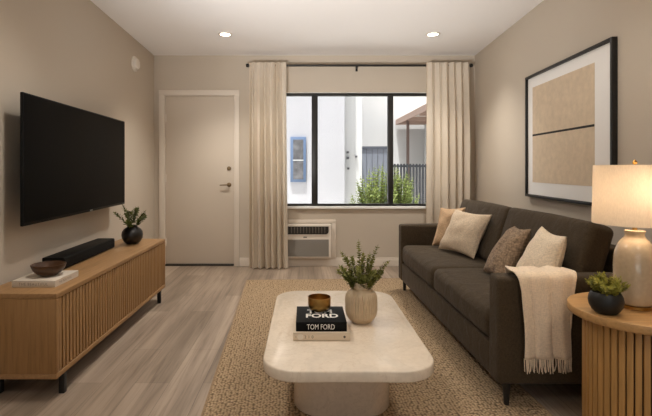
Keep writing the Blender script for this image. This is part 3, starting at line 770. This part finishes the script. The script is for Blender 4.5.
md = o.modifiers.new('thickness', 'SOLIDIFY'); md.thickness = .005; md.offset = 0
bm = BM(); rnd = random.Random(5)
for k in range(0, nu + 1):
    if k % 2 and k % 3: continue
    x, y, z = outer[k]
    add_tube(bm, [(x, y, z + .004), (x + rnd.uniform(-.002, .002), y - .001, z - .03), (x + rnd.uniform(-.005, .005), y + rnd.uniform(-.002, .002), z - .062 + rnd.uniform(-.006, .006))], .0026, 5, .0018)
obj('fringe', bm, M['throw'], t)

# ------------------------------------------------------------------ side table, lamp, pot
STX, STY, STZ = 1.345, 1.858, .575
t = thing('side_table', 'round oak side table with a ribbed drum base beside the sofa', 'side table', (STX, STY, 0))
bm = BM(); add_lathe(bm, [(.243, STZ - .034), (.248, STZ - .031), (.250, STZ - .026), (.250, STZ - .005), (.248, STZ - .0015), (.244, STZ)], 96); obj('top', bm, M['oak_top'], t)
bm = BM(); add_lathe(bm, [(.180, .0), (.180, STZ - .0345)], 64); obj('core', bm, M['dark_gap'], t)
bm = BM(); nr = 46
for k in range(nr):
    a = 2 * PI * k / nr; b = BM(); add_box(b, .176, .194, -.0107, .0107, 0, STZ - .0342, .004, 2); merge(bm, b, Matrix.Rotation(a, 4, 'Z'))
obj('ribbed_drum', bm, M['oak_rib'], t)

LX, LY = 1.342, 1.872
t = thing('table_lamp', 'lit table lamp with cream ceramic base and linen drum shade', 'lamp', (LX, LY, STZ))
bm = BM(); add_lathe(bm, [(.058, 0), (.060, .002), (.060, .012), (.056, .014)], 48); obj('foot_ring', bm, M['brass'], t)
prof = [(.055, .0135), (.064, .018), (.070, .030), (.0735, .06), (.0748, .11), (.0748, .17), (.0735, .205), (.069, .232), (.060, .255), (.048, .272), (.038, .282), (.0345, .290), (.0345, .300), (.037, .306), (.037, .311), (.033, .313)]
bm = BM(); add_lathe(bm, prof, 64); obj('base', bm, M['lamp_ceramic'], t)
bm = BM(); add_lathe(bm, [(.009, .312), (.009, .385), (.013, .387), (.013, .425), (.004, .427)], 20); obj('stem', bm, M['brass'], t)
zb, zt2 = .338, .577
bm = BM()
prof = [(.150, zb), (.145, zt2), (.1435, zt2), (.1485, zb)]
add_lathe(bm, prof + [prof[0]], 72, cap0=False, cap1=False); obj('lamp_shade', bm, M['shade'], t)
bm = BM()
for k in range(3):
    a = 2 * PI * k / 3 + .5; add_tube(bm, [(0, 0, zt2 - .02), (math.cos(a) * .144, math.sin(a) * .144, zt2 - .006)], .0018, 6)
add_tube(bm, [(.014, 0, .40), (.045, 0, .46), (.04, 0, .52), (0, 0, zt2 - .018)], .0016, 6); add_tube(bm, [(-.014, 0, .40), (-.045, 0, .46), (-.04, 0, .52), (0, 0, zt2 - .018)], .0016, 6)
obj('harp', bm, M['brass'], t)
bm = BM(); add_lathe(bm, [(.003, zt2 - .022), (.003, zt2 + .002), (.008, zt2 + .004), (.009, zt2 + .012), (.004, zt2 + .020), (.001, zt2 + .022)], 16); obj('finial', bm, M['brass'], t)
bm = BM(); add_lathe(bm, [(.012, .426), (.018, .44), (.028, .462), (.029, .478), (.022, .498), (.008, .508), (.001, .509)], 24); obj('bulb', bm, M['bulb'], t)
l = bpy.data.lights.new('lamp_glow', 'POINT'); l.energy = 1.9; l.color = (1, .78, .56); l.shadow_soft_size = .03
lo = bpy.data.objects.new('lamp_glow', l); COL.objects.link(lo); lo.location = (LX, LY - .038, STZ + .478)

PX, PY = 1.172, 1.792
t = thing('potted_plant', 'small bushy lime green plant in a black bowl on the side table', 'potted plant', (PX, PY, STZ))
prof = [(.028, 0), (.036, .002), (.049, .014), (.058, .032), (.061, .050), (.058, .068), (.051, .080), (.049, .083), (.046, .081), (.050, .066), (.046, .05)]
bm = BM(); add_lathe(bm, prof, 48); obj('pot', bm, M['pot_black'], t)
bm = BM(); add_lathe(bm, [(.047, .062), (.047, .070), (.03, .075), (.002, .077)], 32); obj('soil', bm, M['soil'], t)
rnd = random.Random(21); bs, bl = BM(), BM()
for k in range(60):
    a = rnd.uniform(0, 2 * PI); q = math.sqrt(rnd.random()); r0 = .036 * q; r1 = .074 * q
    hh = .082 + (.062 - .034 * q * q) * rnd.uniform(.75, 1.08) + .004
    sprig(bs, bl, (math.cos(a) * r0, math.sin(a) * r0, .070), (math.cos(a) * r1, math.sin(a) * r1, hh), (0, 0, .004), 7, .0145, .009, .0009, .2, rnd)
obj('stems', bs, M['stem'], t); obj('foliage', bl, M['leaf_lime'], t, False)

# ------------------------------------------------------------------ framed picture on the right wall
y0, y1, pz0, pz1 = 2.645, 3.86, .905, 1.897; yc = (y0 + y1) / 2; PW = y1 - y0; PH = pz1 - pz0
t = thing('framed_picture', 'large black-framed abstract picture above the sofa', 'picture', (xr(yc), yc, pz0), -math.atan(0.0652))
f = .020
bm = BM()
add_box(bm, -.034, -.002, -PW / 2, -PW / 2 + f, 0, PH, .001); add_box(bm, -.034, -.002, PW / 2 - f, PW / 2, 0, PH, .001)
add_box(bm, -.034, -.002, -PW / 2 + f, PW / 2 - f, 0, f, .001); add_box(bm, -.034, -.002, -PW / 2 + f, PW / 2 - f, PH - f, PH, .001)
obj('frame', bm, M['black_metal'], t)
bm = BM(); add_box(bm, -.016, -.003, -PW / 2 + f, PW / 2 - f, f, PH - f); obj('mat_board', bm, M['mat_board'], t, False)
ay0, ay1 = 2.853 - yc, 3.75 - yc; az0, az1 = 1.025 - pz0, 1.795 - pz0; lz0, lz1 = 1.398 - pz0, 1.413 - pz0
bm = BM(); add_box(bm, -.0175, -.0155, ay0, ay1, az0, az1); obj('print', bm, M['art'], t, False)
bm = BM(); add_box(bm, -.0182, -.0172, ay0, ay1, lz0, lz1); obj('dark_band', bm, M['art_line'], t, False)

# ------------------------------------------------------------------ curtains and rod
RY, RZc = YB - .11, 2.308
t = thing('curtain_rod', 'slim black curtain rod above the window', 'curtain rod', (0, RY, RZc))
bm = BM(); add_tube(bm, [(-.64, 0, 0), (1.88, 0, 0)], .0125, 16); obj('rod', bm, M['black_metal'], t)
for s, x in ((-1, -.64), (1, 1.88)):
    b = BM(); add_lathe(b, [(.010, -.004), (.019, .0), (.021, .008), (.021, .022), (.016, .03), (.004, .032)], 20); bm = BM()
    merge(bm, b, Matrix.Translation((x, 0, 0)) @ Matrix.Rotation(s * PI / 2, 4, 'Y')); obj('finial', bm, M['black_metal'], t)
for x in (-.60, .60, 1.855):
    bm = BM(); add_box(bm, x - .006, x + .006, -.004, .1095, -.018, -.008); add_box(bm, x - .012, x + .012, .104, .1098, -.045, .03); obj('bracket', bm, M['black_metal'], t, False)
def curtain(label, x0, x1, xb0, xb1, nf, seed, zb=.012):
    t = thing('curtain', label, 'curtain', ((x0 + x1) / 2, RY, 0), 0, 'linen curtains at the window')
    nu, nv = nf * 16, 40; zt = RZc + .026; cx = (x0 + x1) / 2; bm = BM(); g = []
    for j in range(nv + 1):
        v = j / nv; z = zt + (zb - zt) * v; row = []
        for i in range(nu + 1):
            u = i / nu
            ph = u * nf * 2 * PI + .9 * noise.noise(Vector((u * 3 + seed, v * .8, seed))) * (.3 + v)
            amp = .018 + .038 * min(1, v * 2.5) + .016 * noise.noise(Vector((u * 5, v * 1.5, seed + 9)))
            sharp = math.sin(ph); sharp = math.copysign(abs(sharp) ** 1.15, sharp)
            y = sharp * amp * (1 + .35 * math.sin(u * 17 + seed)) - .024 - .026 * min(1, v * 3 + .5)
            xa = x0 + (x1 - x0) * u; xc = xb0 + (xb1 - xb0) * u
            x = xa + (xc - xa) * v ** 1.5 + math.sin(2 * ph) * .005 + .006 * math.sin(u * 9 + seed * 2) * v
            row.append(bm.verts.new((x - cx, y, z)))
        g.append(row)
    for j in range(nv):
        for i in range(nu): bm.faces.new((g[j][i], g[j + 1][i], g[j + 1][i + 1], g[j][i + 1]))
    obj('cloth', bm, M['curtain'], t)
    return t
curtain('cream linen curtain hanging left of the window, beside the door', -.630, -.212, -.632, -.190, 6, 1.3)
curtain('cream linen curtain hanging right of the window, behind the sofa', 1.370, 1.858, 1.362, 1.868, 6, 4.7)

# ------------------------------------------------------------------ air conditioner under the window
ax0, ax1, az0, az1 = -.30, .302, .082, .494
t = thing('air_conditioner', 'cream through-wall air conditioner below the window', 'air conditioner', (0, YB, 0))
bm = BM()
add_box(bm, ax0 - .055, ax0 - .004, -.022, -.0005, .1, az1 + .0035, .003); add_box(bm, ax1 + .004, ax1 + .055, -.022, -.0005, .1, az1 + .0035, .003)
add_box(bm, ax0 - .055, ax1 + .055, -.022, -.0005, az1 + .004, .54, .003)
obj('wall_trim', bm, M['trim'], t)
bm = BM(); add_box(bm, ax0, ax1, -.062, -.001, az0 + .02, az1, .008, 3); obj('housing', bm, M['ac_plastic'], t)
# air outlet with rounded lower corners
vx0, vx1, vz0, vz1 = ax0 + .03, ax1 - .03, .378, .468
def vent_poly(x0, x1, z0, z1, r):
    pts = [(x0, z1), (x0, z0 + r)] + [(x0 + r - r * math.cos(PI / 2 * k / 6), z0 + r - r * math.sin(PI / 2 * k / 6)) for k in range(1, 7)]
    return pts + [(x1 - r + r * math.sin(PI / 2 * k / 6), z0 + r - r * math.cos(PI / 2 * k / 6)) for k in range(0, 7)] + [(x1, z1)]
b = BM(); add_prism(b, vent_poly(vx0 - .012, vx1 + .012, vz0 - .012, vz1 + .012, .04), .0622, .068); bm = BM(); merge(bm, b, Matrix.Rotation(PI / 2, 4, 'X')); obj('outlet_surround', bm, M['white_plastic'], t)
b = BM(); add_prism(b, vent_poly(vx0, vx1, vz0, vz1, .035), .0682, .0695); bm = BM(); merge(bm, b, Matrix.Rotation(PI / 2, 4, 'X')); ov = obj('air_outlet', bm, M['ac_dark'], t)
bm = BM()
for k in range(14):
    x = vx0 + .045 + (vx1 - vx0 - .09) * k / 13; add_box(bm, x - .006, x + .006, -.074, -.0696, vz0 + .012, vz1 - .008, .001)
obj('fins', bm, M['ac_fin'], ov)
b = face_lathe([(.014, 0), (.014, .004), (.01, .006)], (vx0 + .022, -.0696, .427)); obj('dial', b, M['ac_fin'], t)
bm = BM(); add_box(bm, -.018, .000, -.0635, -.0622, .338, .35); add_box(bm, .003, .020, -.0635, -.0622, .338, .35); obj('badge', bm, M['ac_dark'], t, False)
bm = BM(); add_box(bm, ax0 + .03, ax1 - .03, -.0635, -.0622, .122, .318); gr = obj('intake_grille', bm, plain('grille_recess', (.14, .125, .105), .7), t, False)
bm = BM()
for k in range(17): z = .127 + .186 * k / 16; add_box(bm, ax0 + .032, ax1 - .032, -.068, -.0634, z - .0034, z + .0034, .001, 1)
obj('slats', bm, M['ac_grey'], gr)

# ------------------------------------------------------------------ outside
bm = BM(); add_box(bm, -8, 12, -14, 30, -.22, -.121); struct('ground', bm, M['concrete'], 'concrete ground outside the window', 'ground')
t = thing('building', 'white stucco building with a blue-framed window outside the left pane', 'building', (0, 9.2, -.12))
bm = BM(); add_box(bm, -5, .79, 0, 6, 0, 6.2); obj('wall', bm, M['stucco_shaded'], t, False)
wl = bm = BM(); add_box(bm, -.29, .02, -.05, .02, .98, 1.88, .004)
wf = obj('window_frame', bm, M['blue_frame'], t)
bm = BM(); add_box(bm, -.235, -.035, -.056, -.045, 1.035, 1.825); obj('pane', bm, M['ext_pane'], wf, False)
bm = BM(); add_box(bm, -.24, -.03, -.060, -.05, 1.405, 1.425); obj('meeting_rail', bm, M['stucco'], wf, False)
t = thing('building', 'taller white stucco building behind the shrub and gate', 'building', (0, 15.8, -.12))
bm = BM(); add_box(bm, .4, 9, 0, 5, 0, 9); obj('wall', bm, M['stucco'], t, False)
bm = BM(); add_box(bm, .80, 1.20, -6.1, -.0, 0, 6.2); obj('corner_pier', bm, M['stucco'], t, False)
# little meters on the pier
for dx, z, k in ((.90, 1.47, .045), (.90, 1.35, .05), (.91, 1.13, .045), (1.08, 1.38, .04)):
    bm = BM(); add_box(bm, dx - k / 2, dx + k / 2, -6.16, -6.10, z + .12 - k / 2, z + .12 + k / 2, .004); obj('meter_box', bm, M['meter'], t)
# gate
t = thing('gate', 'grey board gate between the white building and the shrub', 'gate', (1.70, 14.0, -.12))
bm = BM(); add_box(bm, 0, .82, .02, .06, .05, 1.84); obj('board_panel', bm, M['gate_grey'], t, False)
bm = BM()
for k in range(5): add_box(bm, k * .17, k * .17 + .012, .01, .021, .05, 1.84)
obj('battens', bm, M['gate_frame'], t, False)
bm = BM(); add_box(bm, -.06, .0, 0, .08, 0, 1.92); add_box(bm, .82, .88, 0, .08, 0, 1.92); add_box(bm, -.06, .88, -.01, .08, 1.84, 1.92); obj('gate_frame', bm, M['gate_frame'], t, False)
# fence
t = thing('fence', 'dark metal picket fence outside the right pane', 'fence', (2.05, 11.0, -.12))
bm = BM()
for k in range(15): add_box(bm, k * .075, k * .075 + .045, 0, .02, .08, 1.36)
obj('pickets', bm, M['fence_dark'], t, False)
for z in (.2, 1.28):
    bm = BM(); add_box(bm, 0, 1.1, .021, .05, z, z + .05); obj('rail', bm, M['fence_dark'], t, False)
# right-hand house with an overhanging eave
t = thing('house', 'pale house with a pinkish wooden eave and porch posts outside the right pane', 'house', (3.2, 12.0, -.12))
bm = BM(); add_box(bm, .85, 5, -3, 3.6, 0, 2.75); obj('wall', bm, M['stucco'], t, False)
bm = BM(); add_prism(bm, [(-.08, -3), (5, -3), (5, 3.7), (-.08, 3.7)], 2.84, 2.92); obj('roof', bm, M['soffit'], t, False)
bm = BM(); add_box(bm, -.10, -.05, -3, 3.72, 2.74, 2.90); add_box(bm, -.10, 4, 3.70, 3.74, 2.74, 2.90); obj('fascia', bm, M['fascia'], t, False)
for y in (-2, -.6, .8, 2.2, 3.3):
    bm = BM(); add_box(bm, .0, .86, y, y + .08, 2.72, 2.84); obj('rafter', bm, M['fascia'], t, False)
for x, y in ((.10, 2.9), (.10, -.2)):
    bm = BM(); add_box(bm, x, x + .08, y, y + .08, 0, 2.84); obj('post', bm, M['post_brown'], t, False)
bm = BM(); add_box(bm, .83, .86, 1.2, 2.4, .8, 2.3); obj('window_pane', bm, M['ext_pane'], t, False)
# shrub
t = thing('shrub', 'rounded light green shrub just outside the window', 'shrub', (1.40, 8.0, -.12))
rnd = random.Random(9); bs, bl = BM(), BM()
for k in range(210):
    a = rnd.uniform(0, 2 * PI); q = rnd.random() ** .5
    ph = rnd.uniform(.15, 1.0)
    r1 = .66 * q * math.sqrt(max(.05, 1 - (ph - .45) ** 2 * 2.2)); hh = .25 + 1.10 * ph * (1 - .22 * q * q)
    sprig(bs, bl, (math.cos(a) * .05, math.sin(a) * .05, .0), (math.cos(a) * r1, math.sin(a) * r1, hh), (math.cos(a) * .08, math.sin(a) * .08, .0), 13, .075, .030, .005, .4, rnd)
obj('branches', bs, M['twig'], t); obj('foliage', bl, M['leaf_out'], t, False)

# ------------------------------------------------------------------ daylight
wd = bpy.data.worlds.new('sky'); scene.world = wd; wd.use_nodes = True
nt = wd.node_tree; nt.nodes.clear()
out = nt.nodes.new('ShaderNodeOutputWorld'); bg = nt.nodes.new('ShaderNodeBackground'); sky = nt.nodes.new('ShaderNodeTexSky')
sky.sky_type = 'NISHITA'; sky.sun_disc = False; sky.sun_elevation = math.radians(50); sky.sun_rotation = math.radians(200); sky.air_density = 1.0; sky.dust_density = 3.0
bg.inputs['Strength'].default_value = .10
hs = nt.nodes.new('ShaderNodeHueSaturation'); hs.inputs['Saturation'].default_value = .35
nt.links.new(sky.outputs[0], hs.inputs['Color']); nt.links.new(hs.outputs[0], bg.inputs['Color']); nt.links.new(bg.outputs[0], out.inputs['Surface'])
s = bpy.data.lights.new('sun', 'SUN'); s.energy = 5.0; s.color = (1, .97, .93); s.angle = .01
so = bpy.data.objects.new('sun', s); COL.objects.link(so); so.rotation_euler = (math.radians(13), 0, math.radians(-30))

# ------------------------------------------------------------------ camera
cam = bpy.data.cameras.new('camera'); co = bpy.data.objects.new('camera', cam); COL.objects.link(co)
co.location = (0, 0, 1.14); co.rotation_euler = (PI / 2, 0, 0)
cam.sensor_width = 36; cam.lens = 460 / 652 * 36; cam.shift_x = 21 / 652; cam.shift_y = -40 / 652
cam.clip_start = .05
scene.camera = co

vs = scene.view_settings
vs.view_transform = 'Standard'; vs.look = 'None'; vs.exposure = 0.75; vs.gamma = 1.0
try: vs.use_curve_mapping = False
except Exception: pass
scene.cycles.max_bounces = 10; scene.cycles.diffuse_bounces = 6; scene.cycles.transparent_max_bounces = 12
scene.cycles.caustics_reflective = False; scene.cycles.caustics_refractive = False
